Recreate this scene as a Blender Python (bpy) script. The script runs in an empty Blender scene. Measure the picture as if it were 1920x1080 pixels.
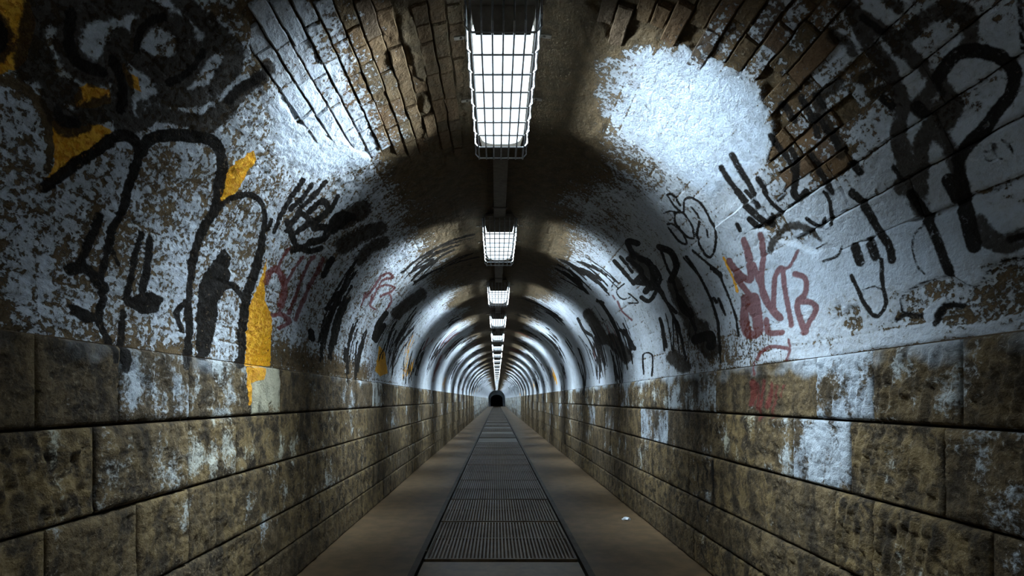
import bpy, bmesh, math, random
import numpy as np
from mathutils import Vector, Matrix

random.seed(7)
rng = np.random.default_rng(7)
SC = bpy.context.scene
COL = SC.collection

# ------------------------------------------------------------------ camera, world, exposure
F = 1000.0                    # focal length in pixels of the 1920 px wide frame
VPX, VPY = 931.0, 749.0       # where the tunnel axis meets the picture
EYE = 1.35
cam_d = bpy.data.cameras.new('camera')
cam_d.sensor_width = 36.0
cam_d.lens = 36.0 * F / 1920.0
cam_d.shift_x = (960 - VPX) / 1920.0
cam_d.shift_y = (VPY - 540) / 1920.0
cam_d.clip_start = 0.05
cam_d.clip_end = 300
cam = bpy.data.objects.new('camera', cam_d)
cam.location = (0, 0, EYE)
cam.rotation_euler = (math.pi / 2, 0, 0)
COL.objects.link(cam)
SC.camera = cam

world = bpy.data.worlds.new('world')
SC.world = world
world.use_nodes = True
world.node_tree.nodes['Background'].inputs[0].default_value = (0.9, 0.75, 0.55, 1)
world.node_tree.nodes['Background'].inputs[1].default_value = 0.02

SC.view_settings.view_transform = 'Standard'
SC.view_settings.look = 'None'
SC.view_settings.gamma = 1.0
SC.view_settings.use_curve_mapping = False
SC.view_settings.exposure = 0.38
try:
    SC.cycles.use_denoising = True
    SC.cycles.max_bounces = 6
    SC.cycles.diffuse_bounces = 3
except Exception:
    pass

# ------------------------------------------------------------------ tunnel dimensions
CX, R, ZS = 0.06, 1.60, 1.57       # vault centre, radius, springing height
WALL = 1.58                        # half width between stone faces
LAMP_X = 0.03
LAMP_PITCH, LAMP_Y0 = 2.85, 2.95   # centre of the nearest lamp in view
Y_BACK, Y_END = -7.0, 104.0
CROWN = ZS + R
PI_R = math.pi * R

LAMP_COL = (0.72, 0.88, 1.0)
SIDE_W = (8.6, 13.5)                # watts of the side-throwing lights: level, downward
GLOW = 1.8                         # emission of the diffuser

# ------------------------------------------------------------------ helpers
def link(o, parent=None):
    COL.objects.link(o)
    if parent is not None:
        o.parent = parent
    return o

def tag(o, label=None, cat=None, group=None, kind=None):
    if label: o['label'] = label
    if cat: o['category'] = cat
    if group: o['group'] = group
    if kind: o['kind'] = kind
    return o

def empty(name, loc=(0, 0, 0)):
    o = bpy.data.objects.new(name, None)
    o.location = loc
    o.empty_display_size = 0.1
    return link(o)

def mesh_obj(name, verts, faces, mat, parent=None, smooth=False, attrs=None):
    me = bpy.data.meshes.new(name)
    me.from_pydata([tuple(v) for v in verts] if not isinstance(verts, np.ndarray) else verts.tolist(), [], faces if isinstance(faces, list) else faces.tolist())
    me.update()
    if mat: me.materials.append(mat)
    if smooth:
        me.polygons.foreach_set('use_smooth', [True] * len(me.polygons))
    if attrs:
        for k, a in attrs.items():
            at = me.attributes.new(k, 'FLOAT', 'POINT')
            at.data.foreach_set('value', np.ascontiguousarray(a, dtype=np.float32))
    return link(bpy.data.objects.new(name, me), parent)

class MB:
    def __init__(self): self.v = []; self.f = []
    def box(self, x0, x1, y0, y1, z0, z1):
        n = len(self.v)
        self.v += [(x0,y0,z0),(x1,y0,z0),(x1,y1,z0),(x0,y1,z0),(x0,y0,z1),(x1,y0,z1),(x1,y1,z1),(x0,y1,z1)]
        self.f += [[n+i for i in q] for q in ((0,3,2,1),(4,5,6,7),(0,1,5,4),(1,2,6,5),(2,3,7,6),(3,0,4,7))]
        return self
    def tube(self, pts, r, k=6):
        pts = [Vector(p) for p in pts]
        n0 = len(self.v)
        for i, p in enumerate(pts):
            a = pts[max(i-1, 0)]; b = pts[min(i+1, len(pts)-1)]
            t = (b - a).normalized()
            u = t.cross(Vector((0, 0, 1)))
            if u.length < 1e-3: u = t.cross(Vector((0, 1, 0)))
            u.normalize(); w = t.cross(u)
            for j in range(k):
                an = 2 * math.pi * j / k
                self.v.append(tuple(p + u * (r * math.cos(an)) + w * (r * math.sin(an))))
        for i in range(len(pts) - 1):
            for j in range(k):
                a = n0 + i*k + j; b = n0 + i*k + (j+1) % k
                self.f.append([a, b, b + k, a + k])
        self.f.append([n0 + j for j in range(k)][::-1])
        self.f.append([n0 + (len(pts)-1)*k + j for j in range(k)])
        return self
    def build(self, name, mat, parent=None, smooth=False):
        return mesh_obj(name, self.v, self.f, mat, parent, smooth)

def bevel(o, w=0.004, seg=2):
    m = o.modifiers.new('bevel', 'BEVEL'); m.width = w; m.segments = seg; m.limit_method = 'ANGLE'
    return o

# ---- lattice noise (numpy)
def _h(ix, iy, iz, seed):
    n = (ix.astype(np.int64) * 374761393 + iy.astype(np.int64) * 668265263 + iz.astype(np.int64) * 2147483647 + seed * 974711) & 0xffffffff
    n = ((n ^ (n >> 13)) * 1274126177) & 0xffffffff
    n = ((n ^ (n >> 16)) * 2246822519) & 0xffffffff
    return ((n >> 8) & 0xffff) / 65535.0
def vnoise(x, y, z=None, seed=0):
    if z is None: z = np.zeros_like(x)
    i, j, k = np.floor(x), np.floor(y), np.floor(z)
    a, b, c = x - i, y - j, z - k
    a = a*a*(3-2*a); b = b*b*(3-2*b); c = c*c*(3-2*c)
    def L(di, dj, dk): return _h(i + di, j + dj, k + dk, seed)
    x00 = L(0,0,0)*(1-a) + L(1,0,0)*a; x10 = L(0,1,0)*(1-a) + L(1,1,0)*a
    x01 = L(0,0,1)*(1-a) + L(1,0,1)*a; x11 = L(0,1,1)*(1-a) + L(1,1,1)*a
    return (x00*(1-b) + x10*b)*(1-c) + (x01*(1-b) + x11*b)*c
def fbm(x, y, z=None, oct=4, seed=0, rough=0.5):
    t = np.zeros_like(x); amp = 1.0; tot = 0
    for o in range(oct):
        t += amp * vnoise(x * 2**o, y * 2**o, None if z is None else z * 2**o, seed + o*17)
        tot += amp; amp *= rough
    return t / tot

def smooth(a, b, x):
    t = np.clip((x - a) / (b - a), 0, 1)
    return t*t*(3-2*t)

# ---- the tunnel skin unrolled: s runs up the right wall (s<0), over the vault, down the left wall
def pix(u, v):
    """photo pixel -> (s, y) on the tunnel skin it shows"""
    dx, dz = (u - VPX) / F, (VPY - v) / F
    b = ZS - EYE
    A = dx*dx + dz*dz; B = -2*(dx*CX + dz*b); C = CX*CX + b*b - R*R
    t = (-B + math.sqrt(B*B - 4*A*C)) / (2*A)
    x, z = dx*t - CX, dz*t - b
    if z >= 0:
        return (math.atan2(z, x) * R, t)
    t = (WALL + CX) / dx if dx > 0 else (CX - WALL) / dx
    z = EYE + dz*t
    return (z - ZS, t) if dx > 0 else (PI_R + ZS - z, t)

def skin(s, y, h):
    """(s, y, height off the skin towards the tunnel) -> xyz, vault only"""
    th = s / R
    return np.stack([CX + (R - h) * np.cos(th), y, ZS + (R - h) * np.sin(th)], -1)

def to_pix(s, y):
    """(s, y) -> photo pixel, used to sort pieces by size and match regions"""
    s = np.asarray(s, float); y = np.maximum(np.asarray(y, float), 0.05)
    th = np.clip(s / R, 0, math.pi)
    x = np.where(s < 0, CX + WALL, np.where(s > PI_R, CX - WALL, CX + R*np.cos(th)))
    z = np.where(s < 0, ZS + s, np.where(s > PI_R, ZS - (s - PI_R), ZS + R*np.sin(th)))
    return VPX + F*x/y, VPY - F*(z - EYE)/y

def reach(s):
    """distance of the skin from the camera axis"""
    u, v = to_pix(s, 1.0)
    return math.hypot((float(u) - VPX), (float(v) - VPY)) / F

def spline(pts, n=5):
    p = [np.array(q, float) for q in pts]
    if len(p) < 3: return p
    out = []
    for i in range(len(p) - 1):
        p0 = p[max(i-1, 0)]; p1 = p[i]; p2 = p[i+1]; p3 = p[min(i+2, len(p)-1)]
        for k in range(n):
            t = k / n
            out.append(0.5*((2*p1) + (-p0+p2)*t + (2*p0-5*p1+4*p2-p3)*t*t + (-p0+3*p1-3*p2+p3)*t**3))
    out.append(p[-1])
    return out

# ------------------------------------------------------------------ the paint on the tunnel skin
OFF = {'c1': (0,0), 'c2': (640,0), 'c3': (1280,0), 'c4': (0,360), 'c5': (640,360), 'c6': (1280,360), 'b1': (0,720), 'b2': (640,720), 'b3': (1280,720)}
STROKES = []     # (layer, [(s,y,w,b)...], soft)
FILLS = []       # (layer, [(s,y)...], value)
LAYERS = ('ink', 'haze', 'yellow', 'red', 'bare', 'peel', 'clean')

def full(c, pts, k=3.0):
    if isinstance(c, str): o = OFF[c]
    else: o, k = c[:2], c[2]
    return [(o[0] + x/k, o[1] + y/k) for x, y in pts]

def S(c, layer, w, pts, soft=0.0):
    k = 3.0 if isinstance(c, str) else c[2]
    P = []
    for u, v in spline(full(c, pts)):
        s, y = pix(u, v)
        P.append((s, y, 0.57 * w / k * y / F, min(1.0, reach(s) / y)))
    STROKES.append((layer, P, soft))

def P(c, layer, pts, val=1.0):
    pp = full(c, pts)
    Q = []
    for i in range(len(pp)):
        a, b = pp[i], pp[(i+1) % len(pp)]
        for k in range(3):
            Q.append(pix(a[0] + (b[0]-a[0])*k/3, a[1] + (b[1]-a[1])*k/3))
    FILLS.append((layer, Q, val))

def PF(layer, pts, val=1.0): P((0, 0, 1.0), layer, pts, val)

# left side: big outlined letters
S('c1','ink',58,[(270,1060),(450,920),(600,810),(690,765),(760,790),(795,860)])
S('c1','ink',50,[(795,850),(760,950),(720,1080),(690,1180),(640,1290),(610,1410)])
S('c4','ink',42,[(720,-20),(690,100),(640,210),(610,330),(590,400),(570,500),(580,600),(570,720),(620,830)])
S('c1','ink',60,[(790,860),(850,790),(960,765),(1080,770),(1190,790),(1240,860),(1250,950),(1230,1080)])
S('c4','ink',42,[(1230,-20),(1200,100),(1140,210),(1090,350),(1070,480),(1060,600),(1060,750),(1055,980)])
S('c4','ink',30,[(1190,130),(1260,60),(1350,20),(1430,25),(1480,80),(1492,180),(1485,260)])
S('c4','ink',44,[(1485,260),(1480,320),(1450,430),(1400,560),(1380,640),(1365,780),(1352,970)])
P('c4','ink',[(1270,320),(1305,370),(1300,480),(1260,540),(1230,590),(1225,700),(1200,820),(1160,950),(1110,940),(1100,850),(1105,650),(1120,520),(1180,420),(1240,340)])
S('c4','ink',36,[(1230,590),(1260,540),(1310,525),(1350,570),(1380,620)])
S('c4','ink',42,[(560,140),(540,200),(500,290),(460,400),(420,445)])
S('c4','ink',60,[(400,440),(480,430),(560,520),(590,540)], .01)
S('c4','ink',34,[(800,240),(770,330),(750,420),(730,520),(720,620)])
S('c4','ink',42,[(850,270),(830,380),(820,480),(800,560),(820,620)])
P('c4','ink',[(720,600),(850,560),(930,600),(890,680),(800,690),(720,640)])
P('c4','ink',[(385,620),(440,640),(560,690),(570,730),(480,740),(400,690)])
S('c4','ink',30,[(560,740),(620,830),(640,950)])
S('c4','ink',36,[(700,680),(700,840),(715,1000)])
S('c4','ink',20,[(640,330),(670,410)])
S('c4','ink',26,[(1060,600),(1000,680),(1020,780)])
# left top: soft dark masses over yellow
for w, pts in ((110,[(235,0),(225,100),(190,230),(170,340),(190,400)]), (130,[(240,40),(420,60),(560,20),(760,-10)]),
               (100,[(430,100),(390,200),(420,340),(560,420),(640,330),(690,230)]), (90,[(640,330),(700,480),(690,600),(720,720)]),
               (75,[(760,270),(800,160),(900,110),(1020,160),(1070,260),(1010,380),(880,390),(780,330)]),
               (80,[(880,400),(950,470),(1030,460),(1150,300),(1230,250)]), (80,[(1170,140),(1260,230),(1330,320),(1270,430)]),
               (70,[(930,480),(950,560),(820,620)]), (60,[(740,40),(860,60)]),
               (90,[(310,580),(360,680),(430,700),(560,630),(680,620),(710,690)]), (70,[(0,140),(40,190),(30,270),(0,300)]),
               (50,[(720,730),(820,690),(900,655),(1130,685),(1270,600),(1400,480),(1520,390)]), (60,[(1130,720),(1200,690),(1290,610)]),
               (60,[(940,470),(1000,560),(1180,540),(1260,450)]), (60, [(1000,0),(1080,60),(1200,180)]), (80,[(250,320),(300,480),(420,530)])):
    S('c1','haze',w*1.12,pts,.022)
for w, pts in ((60,[(410,90),(400,220),(440,350),(580,410)]), (50,[(640,340),(700,480),(690,620)]), (45,[(780,280),(820,150),(930,110)]), (40,[(960,470),(1060,430),(1150,300)]),
               (55,[(330,620),(370,690),(440,690)]), (50,[(1290,560),(1380,480),(1500,400)]), (60,[(0,150),(30,190),(25,260),(0,290)])):
    S('c1','ink',w,pts,.008)
P('c1','yellow',[(-40,-40),(170,-40),(210,130),(170,330),(120,400),(60,420),(-40,430)])
P('c1','yellow',[(430,540),(500,470),(640,520),(650,590),(520,620),(440,610)])
P('c1','yellow',[(310,680),(420,720),(560,700),(650,740),(560,830),(450,900),(330,1030),(270,1030),(320,900)])
P('c1','yellow',[(690,330),(740,420),(790,440),(800,520),(740,500),(700,420)])
P('c1','yellow',[(1260,970),(1330,910),(1430,850),(1450,900),(1380,1000),(1340,1080),(1290,1120),(1225,1160),(1250,1060)])
P('c4','yellow',[(1510,380),(1500,480),(1490,600),(1525,680),(1530,820),(1530,980),(1380,980),(1385,820),(1400,640),(1440,560)])
PF('yellow',[(462,688),(500,690),(492,712),(476,716),(472,760),(466,760)])
S('c1','bare',26,[(0,450),(150,500),(270,640),(300,800),(280,960)],.01)
# left middle: scribbles and red tag (zoomed crop 480,300 at x2.571)
zl = (480, 300, 2.5714)
for w, pts in ((22,[(230,100),(190,160),(150,230),(115,280)]),(20,[(270,120),(220,190),(170,240)]),(22,[(340,110),(280,170),(220,230),(190,290)]),(18,[(110,290),(90,350)]),(18,[(75,290),(60,340)]),
               (26,[(150,340),(210,260),(260,300),(200,350)]),(30,[(260,250),(320,200),(350,240),(300,290),(250,310)]),(34,[(370,300),(420,270),(470,280)]),(30,[(260,400),(330,380),(350,330),(280,330)]),
               (30,[(190,400),(150,300)]),(26,[(200,420),(260,440),(320,430)]),(22,[(360,250),(400,180)]),(40,[(380,340),(440,290)]),(26,[(330,560),(370,480)]),(26,[(180,440),(240,420)]),
               (30,[(270,830),(275,860)]),(22,[(570,860),(590,800),(630,740)]),(24,[(580,870),(620,800)]),(12,[(435,910),(432,970)]),(16,[(340,720),(400,640)]),(14,[(350,720),(430,680)])):
    S(zl,'ink',w,pts,.004)
for w, pts in ((60,[(420,420),(520,360),(600,330)]),(50,[(500,480),(560,420),(620,400)]),(70,[(420,300),(520,240)]),(50,[(680,740),(740,690),(800,650)])):
    S(zl,'haze',w*.8,pts,.05)
for w, pts in ((30,[(50,590),(70,550),(110,530),(140,610),(120,700)]),(16,[(110,530),(150,450),(170,430)]),(14,[(140,610),(180,540),(230,470)]),(16,[(160,740),(200,640),(260,500),(290,470)]),
               (18,[(190,770),(240,660),(310,530),(330,480)]),(14,[(120,700),(115,740),(160,780)]),(18,[(80,750),(130,745),(165,780),(110,810)])):
    S(zl,'red',w,pts,.004)
for w, pts in ((7,[(600,560),(640,545),(660,570),(610,580),(580,640),(550,700)]),(6,[(580,620),(630,605),(670,620),(600,660)]),(6,[(560,650),(550,700),(575,720)]),(6,[(640,640),(655,680),(630,730)]),(6,[(530,640),(510,700)]),(8,[(600,560),(560,620),(530,660)])):
    S(zl,'red',w*1.6,pts)
PF('yellow',[(712,648),(722,660),(728,700),(712,706),(704,695),(710,670)])
# right side: big black letters
for w, pts in ((95,[(870,-10),(960,80),(1010,180),(1060,280),(1150,380),(1200,500),(1230,600),(1210,740),(1240,860),(1265,1000)]),
               (80,[(1010,100),(1120,180),(1230,270),(1330,380),(1400,420),(1500,540)]),
               (95,[(1200,270),(1300,160),(1400,80),(1500,60),(1585,90),(1615,180),(1600,260)]),
               (85,[(1440,440),(1360,560),(1400,680),(1350,800),(1340,1000),(1340,1080)]),
               (85,[(1430,760),(1500,850),(1550,960),(1570,1080)]), (110,[(1330,600),(1420,640),(1520,600),(1480,680)]),
               (60,[(870,480),(760,560),(820,720),(900,860)]), (55,[(1000,460),(1090,420),(1150,480),(1060,540)]),
               (60,[(1150,-10),(1230,50)]), (50,[(840,200),(920,240),(960,300)])):
    S('c3','haze',w*.78,pts,.018)
S('c3','ink',70,[(1430,440),(1500,340),(1570,295),(1680,290),(1790,330),(1855,420),(1840,530),(1770,620),(1700,720),(1620,800),(1560,880)],.006)
S('c3','ink',40,[(1010,100),(1120,180)],.01)
S('c3','ink',46,[(1430,470),(1490,540)],.01)
S('c3','ink',50,[(1120,560),(1170,600)],.01)
S('c3','ink',60,[(1310,600),(1360,640)],.01)
S('c3','ink',60,[(1540,880),(1560,980),(1590,1090)],.01)
S('c6','ink',80,[(1500,-60),(1540,20),(1590,120),(1615,200),(1640,300)],.006)
S('c6','haze',80,[(1660,180),(1720,260),(1800,290),(1870,270),(1930,245)],.02)
S('c6','ink',36,[(1830,270),(1930,245)],.01)
S('c6','haze',70,[(1230,-40),(1300,40),(1360,110)],.015)
S('c6','ink',52,[(1290,10),(1340,90),(1400,200),(1450,320),(1500,450)],.006)
S('c6','ink',44,[(950,0),(1030,80),(1100,210),(1160,300),(1180,380)],.006)
S('c6','ink',50,[(970,310),(1000,390)],.008)
S('c6','ink',50,[(1055,280),(1085,360)],.008)
S('c6','ink',22,[(950,470),(990,550),(1030,640),(1090,700),(1140,630),(1125,500),(1120,380)],.004)
S('c6','ink',8,[(1000,600),(1010,560),(1075,530),(1120,550)])
S('c6','ink',11,[(1350,190),(1305,240),(1295,320),(1320,420),(1360,460)],.004)
for pts in ([(1690,830),(1710,900),(1760,900)],[(1700,860),(1740,850)],[(1760,800),(1770,880),(1800,890)],[(1800,770),(1810,830),(1860,790)],[(1830,800),(1860,860)],[(1740,800),(1750,850)]):
    S('c3','ink',10,pts)
for w, pts in ((30,[(220,940),(290,1060),(310,1100)]),(34,[(280,870),(340,980),(400,1090)]),(30,[(500,760),(560,850),(640,960)]),(34,[(610,840),(650,930),(620,1080)]),(34,[(720,880),(800,1000),(840,1080)]),
               (40,[(660,560),(720,660),(760,760)]),(36,[(760,660),(830,760),(870,830)]),(30,[(430,1000),(470,1080)]),(40,[(960,920),(1000,970)]),(30,[(1190,940),(1230,1010)]),(40,[(560,590),(620,680)]),
               (34,[(740,540),(790,600)])):
    S('c3','ink',w,pts,.01)
for w, pts in ((34,[(300,0),(350,60),(430,140),(490,190)]),(24,[(350,0),(430,80)]),(20,[(460,0),(500,60),(560,120)]),(24,[(500,130),(480,190)]),(36,[(620,0),(650,40),(690,0)]),(22,[(800,0),(830,60),(840,180)]),
               (30,[(380,150),(420,190)]),(22,[(310,180),(325,215)]),(24,[(160,430),(210,470)]),(10,[(0,370),(80,470),(140,580),(180,690),(200,830),(212,960)]),(12,[(50,330),(110,380),(200,470),(260,600),(300,700),(320,810)]),
               (14,[(200,600),(240,690)]),(18,[(170,600),(190,620)]),(22,[(700,150),(770,200),(800,150)]),(14,[(600,80),(700,20)]),(14,[(790,390),(870,360),(895,310)]),(8,[(730,325),(815,285)])):
    S('c6','ink',w,pts,.004)
for w, pts in ((34,[(345,270),(380,380)]),(32,[(440,240),(455,350),(445,480),(460,600),(530,700),(550,710)]),(36,[(260,390),(330,470),(385,490),(380,410)]),(30,[(300,480),(360,560),(420,640)]),
               (30,[(400,410),(440,520),(490,640),(545,700)]),(44,[(350,600),(345,720),(370,800),(430,780),(390,670),(360,600)]),(28,[(510,640),(520,480),(560,430),(575,560),(600,680),(610,750)]),
               (18,[(560,430),(600,420),(650,330)]),(30,[(630,460),(690,490),(690,570),(645,620),(655,700),(690,790)]),(30,[(645,620),(720,620),(745,660),(700,750),(680,790)]),(30,[(470,720),(480,790),(560,790)]),
               (14,[(600,830),(610,880),(590,950)]),(20,[(600,880),(500,870),(440,900),(420,940)]),(10,[(400,960),(400,1030)]),(60,[(400,600),(420,760)])):
    S('c6','red',w,pts,.004)
for w, pts in ((30,[(390,-10),(385,60),(380,110)]),(16,[(440,-20),(435,90),(430,200)]),(24,[(490,0),(480,80),(470,130)]),(12,[(520,10),(505,120),(500,190)]),(14,[(410,0),(415,140)]),(14,[(560,10),(540,70)])):
    S('b3','red',w,pts,.012)
S('c6','yellow',14,[(230,370),(280,480),(310,560)])
S('c6','haze',20,[(490,330),(540,230),(620,190),(700,210),(760,270)],.03)
# right middle: circle tag, long thin lines, thick letters (zoomed crop 1080,330 at x2.77)
zr = (1080, 330, 2.77)
for w, pts in ((9,[(475,95),(510,150),(560,190),(565,125),(600,115),(650,150),(690,230)]),(9,[(475,95),(500,95),(545,150)]),(9,[(520,190),(560,190),(610,260),(615,320),(570,310),(520,240),(515,190)]),
               (9,[(475,250),(510,250),(560,310),(570,355),(530,340),(480,270)]),(10,[(690,230),(720,290),(720,380),(690,425),(650,370),(635,300),(640,240)]),(7,[(675,280),(685,320)]),(7,[(460,190),(490,180),(540,190)]),(7,[(600,160),(640,220)]),
               (12,[(570,420),(640,530),(700,650),(735,760),(745,900)]),(12,[(410,540),(470,650),(530,790),(570,950)]),(12,[(430,360),(470,470),(510,560),(540,640),(580,720),(620,800)]),(26,[(430,370),(490,400),(520,470),(490,540)]),
               (16,[(200,440),(250,500),(300,560)]),(14,[(230,420),(290,500)]),(20,[(270,430),(340,500),(310,550),(380,560)]),(26,[(330,430),(380,460),(400,540),(360,600)]),(26,[(340,520),(390,580),(430,540),(400,480)]),(24,[(300,420),(270,340),(320,350)]),
               (16,[(340,630),(380,650),(420,590)]),(14,[(410,570),(460,640),(520,710)]),(40,[(620,850),(690,830),(700,880)]),(30,[(540,640),(560,690),(590,720)]),
               (6,[(200,540),(185,580)]),(6,[(250,560),(210,600),(240,640),(280,630)]),(6,[(270,610),(310,640),(320,660),(270,660)]),(12,[(110,650),(140,660)]),(12,[(10,740),(40,800),(80,830)]),(14,[(230,800),(270,840),(300,900)]),(7,[(350,1030),(345,930),(395,930),(390,1040)])):
    S(zr,'ink',w*1.15,pts,.003)
for w, pts in ((90,[(640,800),(660,860),(700,900)]),(70,[(510,560),(560,680),(620,820)]),(60,[(300,430),(380,540)]),(60,[(180,850),(260,940)]),(50,[(60,720),(140,850)]),(60,[(500,940),(560,990)])):
    S(zr,'haze',w*.8,pts,.05)
for pts in ([(215,650),(240,700),(290,750)],[(90,900),(95,940)],[(190,620),(200,640)]):
    S(zr,'red',9,pts)
# right: patches where the plaster came off, with a dark cracked rim
peel1 = [(1230,670),(1230,590),(1290,540),(1400,490),(1510,470),(1580,520),(1650,530),(1700,450),(1760,400),(1840,375),(1960,390),(1960,640),(1850,690),(1700,730),(1560,750),(1430,740),(1450,660),(1500,610),(1490,580),(1400,620),(1340,680),(1370,740),(1250,740),(1190,720),(1200,680)]
P('c6','peel',peel1)
P('c6','peel',[(890,760),(895,680),(940,640),(990,640),(1005,720),(1010,770),(940,780)])
P('c6','peel',[(855,740),(855,650),(880,630),(890,700)])
S('c6','ink',9,peel1[0:11])
S('c6','ink',30,[(1430,740),(1440,690),(1480,640),(1560,640)],.01)
S('c6','ink',26,[(1200,720),(1240,690),(1300,700),(1350,690)],.01)
# dark construction joint across the vault at the right edge of the picture
S('c3','ink',26,[(1880,-30),(1892,60),(1905,180),(1925,300)])
# loop drawn on the right stone wall
S('b3','ink',9,[(75,420),(85,560),(90,700),(130,760),(165,700),(165,560),(160,430)])
S('b3','ink',8,[(110,450),(130,500),(120,590),(150,600)])
# clean smooth plaster patch on the right vault, whiter, less flaked patch left of the lamp
PF('clean',[(1100,110),(1180,85),(1290,90),(1370,125),(1425,175),(1450,240),(1440,290),(1400,320),(1330,370),(1250,310),(1170,250),(1110,190)])
PF('clean',[(520,180),(600,120),(720,90),(775,180),(775,270),(700,300),(600,330),(520,280)],.6)
PF('clean',[(1540,420),(1660,380),(1900,400),(1920,470),(1800,500),(1560,560),(1420,620),(1400,500)],.7)
# bare brick up by the crown, browner patches lower down
PF('bare',[(1050,0),(1300,0),(1640,0),(1560,130),(1640,250),(1560,330),(1480,340),(1450,300),(1460,230),(1425,150),(1345,95),(1250,70),(1090,90)],.9)
PF('bare',[(760,0),(1060,0),(1080,100),(1100,280),(1000,330),(860,330),(790,280),(780,140)],.55)
PF('bare',[(380,0),(760,0),(740,80),(600,90),(480,120)],.3)
PF('bare',[(500,640),(700,690),(680,720),(480,690)],.6)
PF('bare',[(0,590),(360,650),(360,690),(0,630)],.5)
PF('bare',[(1230,620),(1440,620),(1440,690),(1280,700)],.4)
PF('bare',[(400,330),(520,340),(420,480),(300,500),(150,560),(120,470),(280,300)],.2)

# tags further down the tunnel, smaller and smaller: letters as loose chains of strokes
def far_tag(side, yc, sc, w, hgt, layer):
    if layer == 'yellow': sc, hgt = sc*.3 + .1, .3      # colour only low down, within reach
    n = random.randint(2, 5)
    for i in range(n):
        y0 = yc + (i - n/2) * w / n
        pts = []
        k = random.randint(3, 6)
        for j in range(k):
            pts.append((y0 + random.uniform(-.6, .9) * w / n, sc + hgt * ((j % 2) - .5 + random.uniform(-.3, .3))))
        lw = random.uniform(.006, .022)
        Q = []
        for q in spline(pts):
            s = q[1] if side > 0 else PI_R - q[1]
            Q.append((s, q[0], lw, .6))
        STROKES.append((layer, Q, .005))
y = 5.0
while y < 60:
    for side in (1, -1):
        for rep in range(2):
            if y < 6.2 and rep > 0: continue
            far_tag(side, y + random.uniform(-.4, .4), random.uniform(.15, 1.9), random.uniform(.4, 1.1), random.uniform(.25, .7),
                    random.choices(['ink', 'red', 'yellow'], [.82, .12, .06])[0])
    y += .55 + y * .02

def seg_dist(ps, py, A, B, b):
    ax, ay, bx, by = A[0], A[1]*b, B[0], B[1]*b
    px, py = ps, py*b
    dx, dy = bx-ax, by-ay
    t = np.clip(((px-ax)*dx + (py-ay)*dy) / (dx*dx + dy*dy + 1e-12), 0, 1)
    return np.hypot(px - ax - t*dx, py - ay - t*dy), t

def poly_sd(ps, py, Q, b):
    q = np.array(Q)
    inside = np.zeros(len(ps), bool)
    d = np.full(len(ps), 9.0)
    for i in range(len(q)):
        A, B = q[i], q[(i+1) % len(q)]
        dd, _ = seg_dist(ps, py, A, B, b)
        d = np.minimum(d, dd)
        cond = ((A[1] > py) != (B[1] > py))
        with np.errstate(divide='ignore', invalid='ignore'):
            xi = (B[0]-A[0]) * (py-A[1]) / (B[1]-A[1]) + A[0]
        inside ^= cond & (ps < xi)
    return np.where(inside, d, -d)

CL = 0.05
# bounding boxes once
for i, (l, Q, soft) in enumerate(STROKES):
    q = np.array(Q); m = q[:,2].max() + CL + soft
    bm = q[:,3].min()
    STROKES[i] = (l, Q, soft, (q[:,0].min()-m, q[:,0].max()+m, q[:,1].min()-m/bm, q[:,1].max()+m/bm))
for i, (l, Q, v) in enumerate(FILLS):
    q = np.array(Q)
    FILLS[i] = (l, Q, v, (q[:,0].min()-.12, q[:,0].max()+.12, q[:,1].min()-.3, q[:,1].max()+.3))

def paint(s, y):
    """signed reach of each paint layer at skin points (metres, + inside), haze and zones 0..1"""
    n = len(s)
    out = {k: np.full(n, -CL) for k in ('ink', 'yellow', 'red')}
    for k in ('haze', 'bare', 'peel', 'clean'): out[k] = np.zeros(n)
    bb = (s.min(), s.max(), y.min(), y.max())
    for l, Q, v, B in FILLS:
        if B[1] < bb[0] or B[0] > bb[1] or B[3] < bb[2] or B[2] > bb[3]: continue
        idx = np.nonzero((s > B[0]) & (s < B[1]) & (y > B[2]) & (y < B[3]))[0]
        if not len(idx): continue
        q = np.array(Q)
        b = min(1.0, reach(q[:,0].mean()) / q[:,1].mean())
        d = poly_sd(s[idx], y[idx], Q, b)
        if l in ('ink', 'yellow', 'red'):
            out[l][idx] = np.maximum(out[l][idx], np.clip(d, -CL, CL) if v == 1 else np.clip(d, -CL, .004))
        elif l == 'peel':
            out[l][idx] = np.maximum(out[l][idx], smooth(-.006, .006, d))
        elif l == 'clean':
            out[l][idx] = np.maximum(out[l][idx], v * smooth(-.05, .05, d))
        else:
            out[l][idx] = np.maximum(out[l][idx], v * smooth(-.10, .10, d))
    for l, Q, soft, B in STROKES:
        if B[1] < bb[0] or B[0] > bb[1] or B[3] < bb[2] or B[2] > bb[3]: continue
        idx = np.nonzero((s > B[0]) & (s < B[1]) & (y > B[2]) & (y < B[3]))[0]
        if not len(idx): continue
        ss, yy = s[idx], y[idx]
        best = np.full(len(idx), -9.0)
        for i in range(len(Q) - 1):
            A, C = Q[i], Q[i+1]
            d, t = seg_dist(ss, yy, A, C, .5*(A[3]+C[3]))
            best = np.maximum(best, A[2] + (C[2]-A[2])*t - d)
        if l in ('haze', 'bare'):
            out[l][idx] = np.maximum(out[l][idx], smooth(-soft, soft*.25, best))
        else:
            out[l][idx] = np.maximum(out[l][idx], np.clip(best if soft == 0 else best * (.012 / (.008 + soft)), -CL, CL))
    return out

# ------------------------------------------------------------------ materials
def node_mat(name):
    m = bpy.data.materials.new(name); m.use_nodes = True
    nt = m.node_tree
    for n in list(nt.nodes):
        if n.type not in ('OUTPUT_MATERIAL',): nt.nodes.remove(n)
    bs = nt.nodes.new('ShaderNodeBsdfPrincipled')
    nt.links.new(bs.outputs[0], nt.nodes['Material Output'].inputs[0])
    return m, nt, bs

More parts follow.
